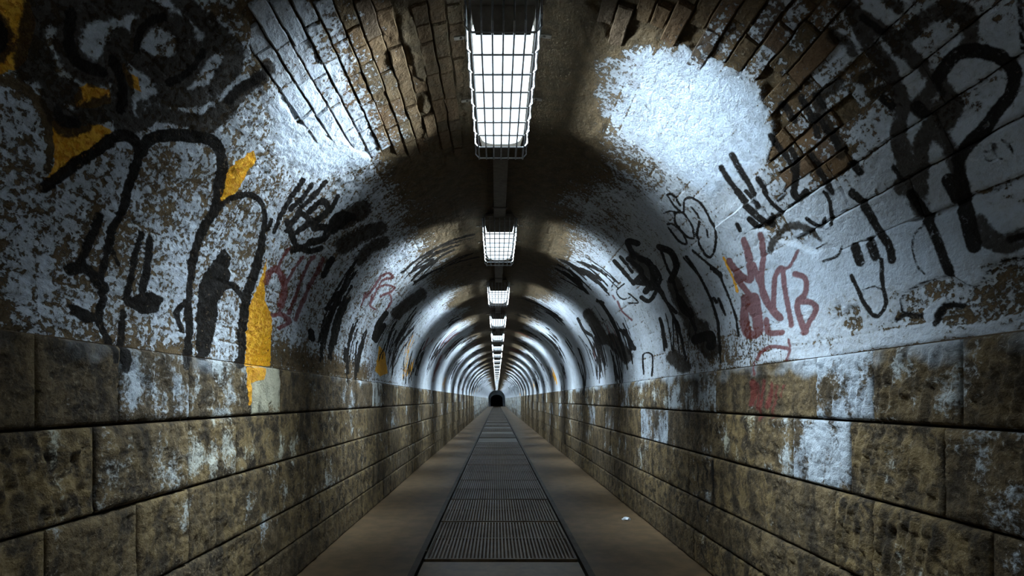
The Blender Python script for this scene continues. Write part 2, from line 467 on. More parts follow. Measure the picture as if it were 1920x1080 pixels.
class N:
    """little node language"""
    def __init__(self, nt): self.nt = nt
    def val(self, sock, v):
        if isinstance(v, (int, float)): sock.default_value = v
        elif isinstance(v, tuple): sock.default_value = v if len(v) == len(sock.default_value) else tuple(v) + (1,)
        else: self.nt.links.new(v, sock)
    def m(self, op, a, b=0.0, c=0.0, clamp=False):
        n = self.nt.nodes.new('ShaderNodeMath'); n.operation = op; n.use_clamp = clamp
        self.val(n.inputs[0], a); self.val(n.inputs[1], b); self.val(n.inputs[2], c)
        return n.outputs[0]
    def step(self, x, a, b):
        n = self.nt.nodes.new('ShaderNodeMapRange'); n.interpolation_type = 'SMOOTHSTEP'
        self.val(n.inputs[0], x); n.inputs[1].default_value = a; n.inputs[2].default_value = b
        return n.outputs[0]
    def mix(self, f, a, b, mode='MIX'):
        n = self.nt.nodes.new('ShaderNodeMix'); n.data_type = 'RGBA'; n.blend_type = mode; n.clamp_factor = True
        self.val(n.inputs[0], f); self.val(n.inputs[6], a); self.val(n.inputs[7], b)
        return n.outputs[2]
    def attr(self, k):
        n = self.nt.nodes.new('ShaderNodeAttribute'); n.attribute_name = k
        return n.outputs['Fac']
    def pos(self, sc=(1,1,1)):
        g = self.nt.nodes.new('ShaderNodeNewGeometry')
        mp = self.nt.nodes.new('ShaderNodeMapping'); mp.inputs['Scale'].default_value = sc
        self.nt.links.new(g.outputs['Position'], mp.inputs[0])
        return mp.outputs[0]
    def noise(self, v, scale, detail=4, rough=.55, dist=0.0):
        n = self.nt.nodes.new('ShaderNodeTexNoise')
        self.nt.links.new(v, n.inputs['Vector'])
        n.inputs['Scale'].default_value = scale; n.inputs['Detail'].default_value = detail
        n.inputs['Roughness'].default_value = rough; n.inputs['Distortion'].default_value = dist
        return n.outputs[0]
    def rand(self):
        return self.nt.nodes.new('ShaderNodeObjectInfo').outputs['Random']
    def bump(self, h, strength, dist, bs):
        n = self.nt.nodes.new('ShaderNodeBump'); n.inputs['Strength'].default_value = strength; n.inputs['Distance'].default_value = dist
        self.val(n.inputs['Height'], h)
        self.nt.links.new(n.outputs[0], bs.inputs['Normal'])

INK = (.008, .0055, .0035)
def graffiti(n, col, edge, mid, amp=.012):
    """lay the paint layers over a wall colour"""
    wob = n.m('MULTIPLY', n.m('SUBTRACT', edge, .5), amp)
    y = n.step(n.m('ADD', n.attr('yellow'), wob), -.002, .003)
    yc = n.mix(n.step(edge, .35, .7), (.78, .40, .012), (.58, .21, .010))
    col = n.mix(n.m('MULTIPLY', y, .95), col, yc)
    r = n.step(n.m('ADD', n.attr('red'), wob), -.004, .005)
    col = n.mix(n.m('MULTIPLY', r, .85), col, (.13, .018, .014))
    hz = n.step(n.m('ADD', n.attr('haze'), n.m('ADD', n.m('MULTIPLY', n.m('SUBTRACT', edge, .5), 1.1), n.m('MULTIPLY', n.m('SUBTRACT', mid, .5), 1.3))), .28, .85)
    hz = n.m('MULTIPLY', hz, n.step(n.attr('haze'), 0.0, .2))
    col = n.mix(n.m('MULTIPLY', hz, .93), col, (.026, .017, .008))
    i = n.step(n.m('ADD', n.attr('ink'), wob), -.003, .003)
    worn = n.m('SUBTRACT', 1.0, n.m('MULTIPLY', n.step(n.m('ADD', n.m('MULTIPLY', edge, .7), n.m('MULTIPLY', mid, .3)), .56, .66), .55))
    return n.mix(n.m('MULTIPLY', n.m('MULTIPLY', i, .99), worn), col, INK)

def vault_material(name, brick=False):
    m, nt, bs = node_mat(name); n = N(nt)
    p = n.pos()
    big = n.noise(p, 1.7, 5, .6)
    mid = n.noise(p, 13, 6, .62, .4)
    fine = n.noise(n.pos((1, .8, 1)), 55, 5, .65)
    bare = n.attr('bare'); clean = n.attr('clean'); soot = n.attr('soot'); peel = n.attr('peel'); pit = n.attr('pit')
    white = n.mix(n.step(big, .35, .65), (.52, .57, .63), (.42, .455, .49))
    white = n.mix(n.m('MULTIPLY', clean, .8), white, n.mix(n.step(mid, .38, .66), (.50, .58, .67), (.36, .41, .47)))
    brown = n.mix(n.step(mid, .35, .65), (.052, .035, .017), (.120, .080, .040))
    brown = n.mix(n.step(fine, .55, .75), brown, (.20, .165, .115))
    if brick:
        rd = n.rand()
        brown = n.mix(n.m('MULTIPLY', rd, .7), brown, (.17, .085, .035))
        brown = n.mix(n.step(rd, .6, 1.0), brown, (.085, .06, .04))
    # how much of the paint has flaked off
    arch = n.noise(n.pos((.45, 2.0, .45)), 7, 5, .62)      # smears that follow the arch
    k = n.m('ADD', n.m('MULTIPLY', fine, .70), n.m('MULTIPLY', mid, .36))
    k = n.m('ADD', k, n.m('MULTIPLY', big, .14))
    k = n.m('ADD', k, n.m('MULTIPLY', n.m('SUBTRACT', arch, .5), .34))
    k = n.m('ADD', k, .065)
    k = n.m('ADD', k, n.m('MULTIPLY', bare, .30))
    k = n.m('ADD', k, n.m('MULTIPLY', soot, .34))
    k = n.m('ADD', k, n.m('MULTIPLY', peel, .13))
    k = n.m('ADD', k, n.m('MULTIPLY', pit, .17))
    k = n.m('SUBTRACT', k, n.m('MULTIPLY', clean, .13))
    flake = n.step(k, .785, .855)
    grime = n.step(k, .60, .95)
    col = n.mix(n.m('MULTIPLY', grime, .55), white, (.21, .175, .125))
    col = n.mix(flake, col, brown)
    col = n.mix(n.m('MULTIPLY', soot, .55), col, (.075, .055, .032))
    col = graffiti(n, col, fine, mid)
    nt.links.new(col, bs.inputs['Base Color'])
    bs.inputs['Roughness'].default_value = .75
    bs.inputs['Specular IOR Level'].default_value = .12
    h = n.m('SUBTRACT', n.m('ADD', n.m('MULTIPLY', mid, .6), n.m('MULTIPLY', fine, .5)), n.m('MULTIPLY', flake, .35))
    n.bump(h, 1.0, .022, bs)
    return m

def stone_material(name):
    m, nt, bs = node_mat(name); n = N(nt)
    p = n.pos(); pv = n.pos((1, 1, .28))
    big = n.noise(p, 2.3, 5, .6); mid = n.noise(p, 11, 6, .65, .5); fine = n.noise(p, 55, 5, .7); streak = n.noise(pv, 9, 5, .65)
    rd = n.rand()
    wht = n.attr('wht'); och = n.attr('ochre')
    brown = n.mix(n.step(n.m('ADD', n.m('MULTIPLY', mid, .6), n.m('MULTIPLY', fine, .4)), .38, .62), (.018, .012, .006), (.150, .106, .056))
    brown = n.mix(n.m('MULTIPLY', n.step(fine, .56, .70), .8), brown, (.30, .24, .16))
    brown = n.mix(n.m('MULTIPLY', rd, .35), brown, (.10, .065, .025))
    brown = n.mix(n.m('MULTIPLY', och, n.step(mid, .40, .62)), brown, (.27, .185, .075))
    k = n.m('ADD', n.m('MULTIPLY', streak, .40), n.m('MULTIPLY', fine, .36))
    k = n.m('ADD', k, n.m('MULTIPLY', n.noise(p, 4.5, 4, .6), .55))
    k = n.m('SUBTRACT', k, .06)
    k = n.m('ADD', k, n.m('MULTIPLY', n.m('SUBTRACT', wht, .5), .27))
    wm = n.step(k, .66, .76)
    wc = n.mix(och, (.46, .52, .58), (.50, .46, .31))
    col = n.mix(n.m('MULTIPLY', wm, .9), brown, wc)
    mould = n.step(n.m('ADD', n.m('MULTIPLY', streak, .6), n.m('MULTIPLY', big, .4)), .53, .36)
    col = n.mix(n.m('MULTIPLY', mould, .8), col, (.019, .013, .007))
    lime = n.step(n.attr('lime'), .3, .9)
    col = n.mix(n.m('MULTIPLY', lime, n.step(mid, .25, .5)), col, (.46, .52, .58))
    col = graffiti(n, col, fine, mid)
    nt.links.new(col, bs.inputs['Base Color'])
    bs.inputs['Roughness'].default_value = .7
    bs.inputs['Specular IOR Level'].default_value = .3
    n.bump(n.m('ADD', n.m('MULTIPLY', mid, .6), n.m('MULTIPLY', fine, .5)), 1.0, .03, bs)
    return m

def plain(name, col, rough=.6, metal=0.0, var=.3, scale=12, bump=.2, spec=.4):
    m, nt, bs = node_mat(name); n = N(nt)
    p = n.pos(); a = n.noise(p, scale, 5, .6); b = n.noise(p, scale*.13, 4, .6)
    lo = tuple(c*(1-var) for c in col); hi = tuple(min(1, c*(1+var)) for c in col)
    c = n.mix(n.step(a, .3, .7), lo, hi)
    c = n.mix(n.m('MULTIPLY', n.step(b, .5, .72), .5), c, tuple(x*.45 for x in col))
    nt.links.new(c, bs.inputs['Base Color'])
    bs.inputs['Metallic'].default_value = metal
    nt.links.new(n.m('ADD', n.m('MULTIPLY', b, .25), rough - .12), bs.inputs['Roughness'])
    bs.inputs['Specular IOR Level'].default_value = spec
    if bump: n.bump(a, bump, .01, bs)
    return m

M_vault = vault_material('painted_vault')
M_brick = vault_material('painted_brick', True)
M_stone = stone_material('hewn_stone')
M_mortar = plain('dark_mortar', (.040, .029, .016), .9, 0, .4, 20, .5)
M_floor = plain('worn_concrete', (.130, .083, .041), .50, 0, .25, 7, .15, .5)
M_plate = plain('rusty_plate', (.150, .094, .044), .34, .05, .3, 9, .12, .5)
_nt = M_plate.node_tree; _n = N(_nt); _bs = [q for q in _nt.nodes if q.type == 'BSDF_PRINCIPLED'][0]
_src = _bs.inputs['Base Color'].links[0].from_socket
_nt.links.new(_n.mix(_n.m('MULTIPLY', _n.rand(), .65), _src, (.055, .035, .017)), _bs.inputs['Base Color'])
M_rib_gap = plain('rib_gap_brown', (.080, .050, .024), .8, 0, .3, 9, .1)  # darker brown for the plate base between the ribs
M_steel = plain('dark_steel', (.055, .045, .033), .5, .6, .3, 30, .1)
M_house = plain('painted_housing', (.13, .11, .085), .55, .2, .2, 25, .1)
M_wire = plain('galvanised_wire', (.33, .33, .33), .4, .7, .2, 60, 0)
M_paper = plain('paper', (.75, .80, .85), .8, 0, .05, 30, 0)
M_litter = plain('dull_litter', (.40, .37, .31), .8, 0, .2, 30, 0)
M_black = plain('unlit_black', (.010, .008, .006), .9, 0, .2, 5, 0)  # near-black colour carries the darkness of the unlit passage

m_, nt_, bs_ = node_mat('lit_diffuser')
bs_.inputs['Base Color'].default_value = (.8, .85, .9, 1)
bs_.inputs['Emission Color'].default_value = LAMP_COL + (1,)
bs_.inputs['Emission Strength'].default_value = GLOW
M_glow = m_

# ------------------------------------------------------------------ vault shell
BRICK_ZONES = {
 'A': [(1090,0),(1640,0),(1560,130),(1640,250),(1560,330),(1480,345),(1446,300),(1456,230),(1425,160),(1350,110),(1260,78),(1150,72)],
 'B': [(1650,-60),(2050,-60),(2050,330),(1920,340),(1540,480),(1400,430),(1480,345),(1560,330),(1640,250),(1570,130)],
 'C': [(430,-20),(740,-20),(790,130),(800,285),(700,300),(560,235),(490,130)],
 'D': [(745,-20),(872,-20),(868,300),(805,285),(795,130)],
}
ZONE_SKIN = {k: [pix(u, v) for u, v in z] for k, z in BRICK_ZONES.items()}

def zone_sd(s, y):
    best = np.full(len(s), -9.0)
    for k, q in ZONE_SKIN.items():
        best = np.maximum(best, poly_sd(s, y, q, 1.0))
    return best

def crown_brown_of(s, y):  # browner band over the crown, ragged edge, even along the tunnel
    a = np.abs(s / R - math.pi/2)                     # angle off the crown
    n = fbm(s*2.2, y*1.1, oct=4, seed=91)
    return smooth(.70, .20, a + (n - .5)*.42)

def shell_patch(ss, ys):
    ns, ny = len(ss), len(ys)
    Y, Sg = np.meshgrid(ys, ss, indexing='ij')
    s, y = Sg.ravel(), Y.ravel()
    at = paint(s, y)
    z = zone_sd(s, y) if ys[0] < 6 and ys[-1] > 0 else np.full(len(s), -1.0)
    rough = 1 - .8*at['clean']
    nearness = smooth(14, 4, y)
    big = (fbm(s*3, y*3, oct=3, seed=3) - .5) * .03
    lump = (fbm(s*21, y*15, oct=4, seed=5, rough=.65) - .5)
    crag = np.abs(fbm(s*40 + y*10, y*24, oct=3, seed=9) - .5) * 2
    # course grooves still showing through the paint
    g = np.abs(((s / .078) % 1) - .5)
    groove = smooth(.43, .5, g) * smooth(.42, .62, fbm(s*4, y*4, oct=3, seed=33)) * nearness
    left = smooth(PI_R*.55, PI_R*.75, s)
    h = big*rough + nearness * rough * (lump*(.012 + .008*left) - .006*(1-crag)**3*(.4+left)) - groove*.008*rough
    h = h - at['peel']*.012 + at['clean']*.004
    z = np.where(z > -.5, z + (fbm(s*7, y*7, oct=3, seed=81) - .55)*.12, z)
    zin = smooth(-.004, .008, z)
    h = h * smooth(.12, .34, np.abs(s/R - math.pi/2 + .02))
    h = h*(1 - zin) + zin*(-.018)
    at['pit'] = np.clip((1-crag)**2 * rough * nearness * (.35 + .65*left) + groove*1.2, 0, 1) * (1-zin) + zin*1.0
    at['soot'] = crown_brown_of(s, y)
    # drop a little below the stone ledge at both ends
    return s, y, h, at

def grid_faces(ns, ny):
    i = np.arange((ny-1)*(ns-1)); a = (i // (ns-1))*ns + i % (ns-1)
    return np.stack([a, a+ns, a+ns+1, a+1], -1)

def vault_mesh():
    V, Fc, A, off = [], [], [], 0
    bands = [(-7, 1.0, 100, 20), (1.0, 3.6, 500, 250), (3.6, 5.6, 430, 120), (5.6, 10, 300, 160), (10, 20, 190, 160), (20, 45, 130, 170), (45, 104, 80, 100)]
    for y0, y1, ns, ny in bands:
        ss = np.linspace(0, PI_R, ns); ys = np.linspace(y0, y1, ny)
        s, y, h, at = shell_patch(ss, ys)
        V.append(skin(s, y, h)); Fc.append(grid_faces(ns, ny) + off); A.append(at); off += len(s)
    V = np.concatenate(V); Fc = np.concatenate(Fc)
    attrs = {k: np.concatenate([a[k] for a in A]) for k in A[0]}
    return mesh_obj('ceiling', V, Fc, M_vault, smooth=True, attrs=attrs)

ceiling = vault_mesh()
tag(ceiling, 'barrel vault of whitewashed brick covered in graffiti', 'ceiling', kind='structure')

# ------------------------------------------------------------------ bricks where the plaster is gone
def brick_geo(s0, s1, y0, y1, h, tilt):
    nu, nv = max(6, int((s1-s0)/.013) + 4), max(12, int((y1-y0)/.014) + 4)
    us = np.concatenate([[0, .06], np.linspace(.15, .85, nu-4), [.94, 1.0]]) * (s1-s0) + s0
    vs = np.concatenate([[0, .02], np.linspace(.1, .9, nv-4), [.98, 1.0]]) * (y1-y0) + y0
    Y, Sg = np.meshgrid(vs, us, indexing='ij'); s, y = Sg.ravel(), Y.ravel()
    hh = h + (fbm(s*30, y*22, oct=3, seed=44) - .5)*.010 + (s - s0)*tilt
    fu = np.tile(np.arange(nu), nv); fv = np.repeat(np.arange(nv), nu)
    edge = (fu == 0) | (fu == nu-1) | (fv == 0) | (fv == nv-1)
    hh = np.where(edge, h - .006, hh)
    s = s + (fbm(s*9, y*14, oct=3, seed=71) - .5)*.012; y = y + (fbm(s*14, y*9, oct=2, seed=72) - .5)*.010
    f = grid_faces(nu, nv).tolist()
    # skirt down to the bed
    ring = [i for i in range(nu)] + [nu-1 + nu*j for j in range(1, nv)] + [nu*(nv-1)+i for i in range(nu-2, -1, -1)] + [nu*j for j in range(nv-2, 0, -1)]
    n0 = len(s)
    s = np.concatenate([s, s[ring]]); y = np.concatenate([y, y[ring]]); hh = np.concatenate([hh, np.full(len(ring), -.026)])
    L = len(ring)
    for i in range(L):
        f.append([ring[i], ring[(i+1) % L], n0 + (i+1) % L, n0 + i])
    f.append([n0 + i for i in range(L)])
    return s, y, hh, f

def in_poly(u, v, poly):
    c = False; n = len(poly)
    for i in range(n):
        a, b = poly[i], poly[(i+1) % n]
        if (a[1] > v) != (b[1] > v) and u < (b[0]-a[0])*(v-a[1])/(b[1]-a[1]) + a[0]: c = not c
    return c

bricks = []
COURSE = .078
for ci in range(int(PI_R / COURSE)):
    s0 = ci * COURSE
    y = 0.9 + random.uniform(0, .26)
    while y < 5.2:
        ln = random.choice((.25, .25, .26, .125))
        sm, ym = s0 + COURSE/2, y + ln/2
        zone = None
        for k, q in ZONE_SKIN.items():
            if in_poly(sm, ym, q): zone = k
        if zone:
            if zone == 'B':          # bigger, flush, thickly painted stones low on the right
                if ci % 2 == 0:
                    ln = random.uniform(.36, .6)
                    bricks.append((s0 + .0025, s0 + 2*COURSE - .0025, y + .0015, y + ln - .0015, zone))
                y += ln
                continue
            bj = .005 if zone in 'B' else random.choice((.003, .006, .010))
            ej = .003 if zone == 'B' else .007
            bricks.append((s0 + bj/2 + random.uniform(0, .002), s0 + COURSE - bj/2, y + ej/2, y + ln - ej/2, zone))
        y += ln
areas = []
for b in bricks:
    u, v = to_pix(np.array([b[0], b[1], b[1], b[0]]), np.array([b[2], b[2], b[3], b[3]]))
    u, v = np.clip(u, 0, 1920), np.clip(v, 0, 1080)
    areas.append(abs(sum(u[i]*v[(i+1)%4] - u[(i+1)%4]*v[i] for i in range(4))))
order = np.argsort(areas)[::-1]
rest = []
ZB = {'A': .75, 'B': .12, 'C': .18, 'D': .7}
for rank, bi in enumerate(order):
    b = bricks[bi]; zone = b[4]
    h = {'A': random.uniform(-.008, .010), 'B': random.uniform(-.003, .002), 'C': random.uniform(-.008, .006), 'D': random.uniform(-.010, .004)}[zone]
    s, y, hh, f = brick_geo(b[0], b[1], b[2], b[3], h, random.uniform(-.06, .06))
    at = paint(s, y)
    at['bare'] = np.maximum(at['bare']*.4, ZB[zone] + random.uniform(-.45, .25)*(1 if zone in 'AD' else .5))
    at['clean'] = at['clean']*.5; at['pit'] = np.where(hh < h - .004, .5, 0.0); at['soot'] = crown_brown_of(s, y)*.8
    xyz = skin(s, y, hh)
    if rank < 298 and areas[bi] > 60:
        c = xyz.mean(0)
        o = mesh_obj('brick', xyz - c, f, M_brick, ceiling, False, at)
        o.location = c
    else:
        rest.append((xyz, f, at))
if rest:
    V, Fc, off = [], [], 0
    for xyz, f, at in rest:
        V.append(xyz); Fc += [[i + off for i in q] for q in f]; off += len(xyz)
    o = mesh_obj('brickwork', np.concatenate(V), Fc, M_brick, ceiling, False, {k: np.concatenate([r[2][k] for r in rest]) for k in rest[0][2]})
    tag(o, kind='stuff')

# ------------------------------------------------------------------ stone walls
COURSES = [(1.25, 1.57), (.91, 1.25), (.54, .91), (.27, .54), (.0, .27)]     # top course first
J_L = [[75, 228, 357, 475, 527, 582, 640, 668], [182, 357, 447, 560, 640, 690], [92, 262, 357, 410, 464, 527, 632, 690], [300, 420, 462, 492, 530, 567, 601, 700], [360, 500, 600, 680, 720]]
J_R = [[1797, 1633, 1527, 1393, 1340, 1250, 1180], [1765, 1590, 1483, 1412, 1357, 1327, 1250, 1200], [1853, 1633, 1562, 1450, 1335, 1290, 1215], [1760, 1513, 1423, 1348, 1290, 1205], [1500, 1400, 1300, 1200]]
# look of single stones: (px, py, whitewash, ochre, tooling)
LOOK = [(300,740,.85,.1,0),(420,730,.8,.3,0),(500,740,1.25,.9,0),(270,880,.62,.35,0),(400,860,.75,.6,0),(500,840,.55,.75,0),(90,920,.42,.75,1),(610,740,.45,.2,0),(655,740,.75,.1,0),
        (30,730,.25,.2,0),(150,730,.3,.15,0),(90,800,.2,.1,0),(1580,720,.95,0,1),(1715,720,.62,.3,1),(1860,720,.45,.2,1),(1460,740,.35,.2,0),(1535,850,.98,.05,0),(1680,860,.45,.5,1),(1840,880,.62,.15,0),(1447,830,.62,.3,0),
        (1385,820,.75,.8,0),(1597,1000,.35,.8,1),(1740,1000,.35,.6,1),(1505,930,.4,.2,0),(1400,920,.4,.6,0),(1215,800,.95,0,0),(1342,810,.6,.3,0)]

def stone_geo(side, y0, y1, z0, z1, fine, tool):
    g = .011
    y0 += g/2; y1 -= g/2; z0 += g/2; z1 -= g/2
    nu = max(5, int((y1-y0)/fine) + 3); nv = max(5, int((z1-z0)/fine) + 3)
    ys = np.concatenate([[y0, y0 + .012], np.linspace(y0 + .03, y1 - .03, nu-4), [y1 - .012, y1]])
    zs = np.concatenate([[z0, z0 + .012], np.linspace(z0 + .03, z1 - .03, nv-4), [z1 - .012, z1]])
    Z, Yg = np.meshgrid(zs, ys, indexing='ij'); y, z = Yg.ravel(), Z.ravel()
    sd = 100 if side > 0 else 200
    n1 = fbm(y*5, z*5, oct=3, seed=sd) - .5
    n2 = fbm(y*17, z*13, oct=4, seed=sd + 3, rough=.6) - .5
    n3 = np.abs(fbm(y*30, z*24, oct=3, seed=sd + 7, rough=.6) - .5)*2
    h = n1*.024 + n2*.030 - .012*(1 - n3)**4 + random.uniform(-.008, .010)
    if tool:
        ph = random.uniform(0, 6)
        h += .009*np.sin((y + .25*z + .03*n1)*2*math.pi/.055 + ph) * smooth(-.15, .15, n2 + .05)
    fu = np.tile(np.arange(nu), nv); fv = np.repeat(np.arange(nv), nu)
    e1 = (fu == 0) | (fu == nu-1) | (fv == 0) | (fv == nv-1)
    e2 = ((fu == 1) | (fu == nu-2) | (fv == 1) | (fv == nv-2)) & ~e1
    h = np.where(e1, -.014, np.where(e2, h*.5 - .002, h))
    ring = [i for i in range(nu)] + [nu-1 + nu*j for j in range(1, nv)] + [nu*(nv-1)+i for i in range(nu-2, -1, -1)] + [nu*j for j in range(nv-2, 0, -1)]
    n0 = len(y); L = len(ring)
    y = np.concatenate([y, y[ring]]); z = np.concatenate([z, z[ring]]); h = np.concatenate([h, np.full(L, -.06)])
    f = grid_faces(nu, nv).tolist()
    for i in range(L): f.append([ring[i], ring[(i+1) % L], n0 + (i+1) % L, n0 + i])
    f.append([n0 + i for i in range(L)])
    x = CX + side*(WALL - h)
    s = (z - ZS) if side > 0 else PI_R + ZS - z
    return np.stack([x, y, z], -1), s, y, f, n0

def build_wall(side):
    name = 'wall_right' if side > 0 else 'wall_left'
    xa, xb = CX + side*(WALL + .05), CX + side*(WALL + .30)
    w = MB().box(min(xa, xb), max(xa, xb), Y_BACK, Y_END, -.05, ZS).build(name, M_mortar)
    tag(w, 'coursed rough stone wall on the %s of the tunnel' % ('right' if side > 0 else 'left'), 'wall', kind='structure')
    far = MB(); farw = []; faro = []
    for ci, (z0, z1) in enumerate(COURSES):
        js = [pix(u, 800)[1] if False else ((WALL + CX) if side > 0 else (WALL - CX)) * F / abs(u - VPX) for u in (J_R if side > 0 else J_L)[ci]]
        js = sorted(js)
        y = js[0]; pre = []
        while y > .3:
            y -= random.uniform(.35, .6); pre.append(y)
        js = pre[::-1] + js
        y = js[-1]
        while y < Y_END - .8:
            y += random.uniform(.38, .85); js.append(y)
        js[-1] = Y_END
        y = js[0]; b = []
        while y > Y_BACK + .8:
            y -= random.uniform(.5, .8); b.append(y)
        b.append(Y_BACK)
        js = b[::-1] + js
        for y0, y1 in zip(js[:-1], js[1:]):
            ym = (y0+y1)/2
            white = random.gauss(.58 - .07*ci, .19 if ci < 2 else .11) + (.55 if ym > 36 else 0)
            och = random.uniform(0, .6)
            tool = random.random() < .2
            if y1 < .3 or ym > 13:
                h = random.uniform(-.006, .010)
                x0, x1 = CX + side*(WALL - h), CX + side*(WALL + .055)
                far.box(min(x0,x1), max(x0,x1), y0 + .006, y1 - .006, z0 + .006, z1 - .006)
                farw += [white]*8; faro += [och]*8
                continue
            zm = (z0+z1)/2
            su = VPX + F*(CX + side*WALL)/max(ym, .1); sv = VPY - F*(zm - EYE)/max(ym, .1)
            u0 = VPX + F*(CX + side*WALL)/max(y0, .1); u1 = VPX + F*(CX + side*WALL)/max(y1, .1)
            for L in LOOK:
                # the stone that covers this spot of the photograph
                if min(u0, u1) < L[0] < max(u0, u1):
                    t = (WALL + side*CX) * F / abs(L[0] - VPX)
                    zz = EYE + (VPY - L[1]) / F * t
                    if z0 < zz < z1: white, och, tool = L[2], L[3], bool(L[4])
            fine = .011 if ym < 3.4 else (.028 if ym < 6 else .06)
            xyz, s, yy, f, n0 = stone_geo(side, y0, y1, z0, z1, fine, tool)
            at = paint(s, yy)
            n = len(s)
            # paint spilled from the vault over the top edge, thinning downwards
            drip = smooth(.10, -.02, (ZS - xyz[:,2]) - .10*fbm(yy*7, yy*0, oct=4, seed=61)) * (.9 if side > 0 else .6)
            at['wht'] = np.full(n, white) - .25*smooth(.55, 0, xyz[:,2]); at['ochre'] = np.full(n, och); at['lime'] = drip * fbm(yy*5, xyz[:,2]*5, oct=3, seed=62) * 1.3
            c = xyz.mean(0)
            o = mesh_obj('stone_block', xyz - c, f, M_stone, w, True, at)
            o.location = c
    o = far.build('stone_coursing', M_stone, w)
    for k, a in (('wht', farw), ('ochre', faro)):
        t = o.data.attributes.new(k, 'FLOAT', 'POINT'); t.data.foreach_set('value', np.array(a, dtype=np.float32))
    for k in ('ink', 'yellow', 'red'):
        t = o.data.attributes.new(k, 'FLOAT', 'POINT'); t.data.foreach_set('value', np.full(len(far.v), -CL, dtype=np.float32))
    tag(o, kind='stuff')
    return w

wall_r = build_wall(1)
wall_l = build_wall(-1)

# ------------------------------------------------------------------ floor: concrete strips, covered channel
CH0, CH1 = (775 - VPX) * EYE / (1080 - VPY), (1105 - VPX) * EYE / (1080 - VPY)
fl = MB()
fl.box(CX - WALL - .02, CH0, Y_BACK, Y_END, -.2, 0)
fl.box(CH1, CX + WALL + .02, Y_BACK, Y_END, -.2, 0)
fl.box(CH0, CH1, Y_BACK, Y_END, -.2, -.07)
floor = fl.build('floor', M_floor)
tag(floor, 'dark concrete walkway with a covered channel down the middle', 'floor', kind='structure')
for x0, x1 in ((CH0 - .045, CH0 + .006), (CH1 - .006, CH1 + .045)):
    MB().box(x0, x1, Y_BACK, Y_END, -.05, .006).build('channel_edge', M_steel, floor)

PW = CH1 - CH0 - .05
def plate_mesh(ln, ribbed):
    b = MB(); b.box(-PW/2, PW/2, -ln/2, ln/2, -.03, 0)
    nb = len(b.f)
    if ribbed:
        nr = 40
        for i in range(nr):
            x = -PW/2 + (i + .5) * PW / nr
            b.box(x - .0075, x + .0075, -ln/2 + .02, ln/2 - .02, -.001, .012)
        for yy in (-ln/2 + .012, 0, ln/2 - .012): b.box(-PW/2, PW/2, yy - .010, yy + .010, -.001, .012)
        for xx in (-PW/2 + .010, PW/2 - .010): b.box(xx - .010, xx + .010, -ln/2, ln/2, -.001, .012)
    me = bpy.data.meshes.new('floor_plate'); me.from_pydata(b.v, [], b.f); me.update()
    me.materials.append(M_plate); me.materials.append(M_rib_gap)
    if ribbed: me.polygons.foreach_set('material_index', [1 if i < nb else 0 for i in range(len(b.f))])
    return me
joints = [EYE * F / (v - VPY) for v in (1050, 978, 936.5, 900, 871)]
js = [joints[0]]
while js[0] > -1.2: js.insert(0, js[0] - 1.4)
js += joints[1:]
pl_cache = {}
y = js[-1]
while y < Y_END - 2.2:
    y += 1.95; js.append(y)
js.append(Y_END)
pi = 0
for y0, y1 in zip(js[:-1], js[1:]):
    ln = y1 - y0 - .05
    ribbed = not (y1 < joints[0] + .01) and not (y0 > 15 and pi % 2 == 0)
    key = (round(ln, 3), ribbed)
    if key not in pl_cache: pl_cache[key] = plate_mesh(ln, ribbed)
    o = bpy.data.objects.new('floor_plate', pl_cache[key]); link(o, floor)
    o.location = ((CH0+CH1)/2, (y0+y1)/2, random.uniform(-.012, -.008))
    o.rotation_euler = (random.uniform(-.0015, .0015), random.uniform(-.002, .002), 0)
    pi += 1
# filler plates behind the camera
MB().box(CH0 + .025, CH1 - .025, Y_BACK, js[0] - .016, -.035, -.005).build('floor_plate', M_plate, floor)

# ------------------------------------------------------------------ far end: wall with a dark passage mouth
def end_wall():
    hw = 1.22; zt = 1.35; ctr = LAMP_X
    inner = [(ctr - hw, 0)] + [(ctr + hw*math.cos(a), zt + .95*math.sin(a)) for a in np.linspace(math.pi, 0, 13)] + [(ctr + hw, 0)]
    outer = [(CX - R - .3, 0)] + [(CX + (R+.3)*math.cos(a), ZS + (R+.3)*math.sin(a)) for a in np.linspace(math.pi, 0, 13)] + [(CX + R + .3, 0)]
    n = len(inner); b = MB()
    for yy in (Y_END, Y_END + .4):
        b.v += [(x, yy, z) for x, z in inner] + [(x, yy, z) for x, z in outer]
    for i in range(n-1):
        b.f += [[i, i+1, n+i+1, n+i], [2*n+i, 3*n+i, 3*n+i+1, 2*n+i+1], [i, 2*n+i, 2*n+i+1, i+1]]
    w = b.build('wall_end', plain('end_plaster', (.45, .5, .56), .8, 0, .2, 3, .2))
    tag(w, 'pale end wall around the dark mouth at the far end', 'wall', kind='structure')
    p = MB(); base = len(p.v)
    for yy in (Y_END + .4, Y_END + 12):
        p.v += [(x, yy, z) for x, z in inner]
    for i in range(n-1): p.f.append([i, i+1, n+i+1, n+i])
    p.f.append(list(range(n, 2*n))); p.f.append([0, n-1, 2*n-1, n])
    q = p.build('passage', M_black, w)
    tag(q, 'unlit black passage')
end_wall()

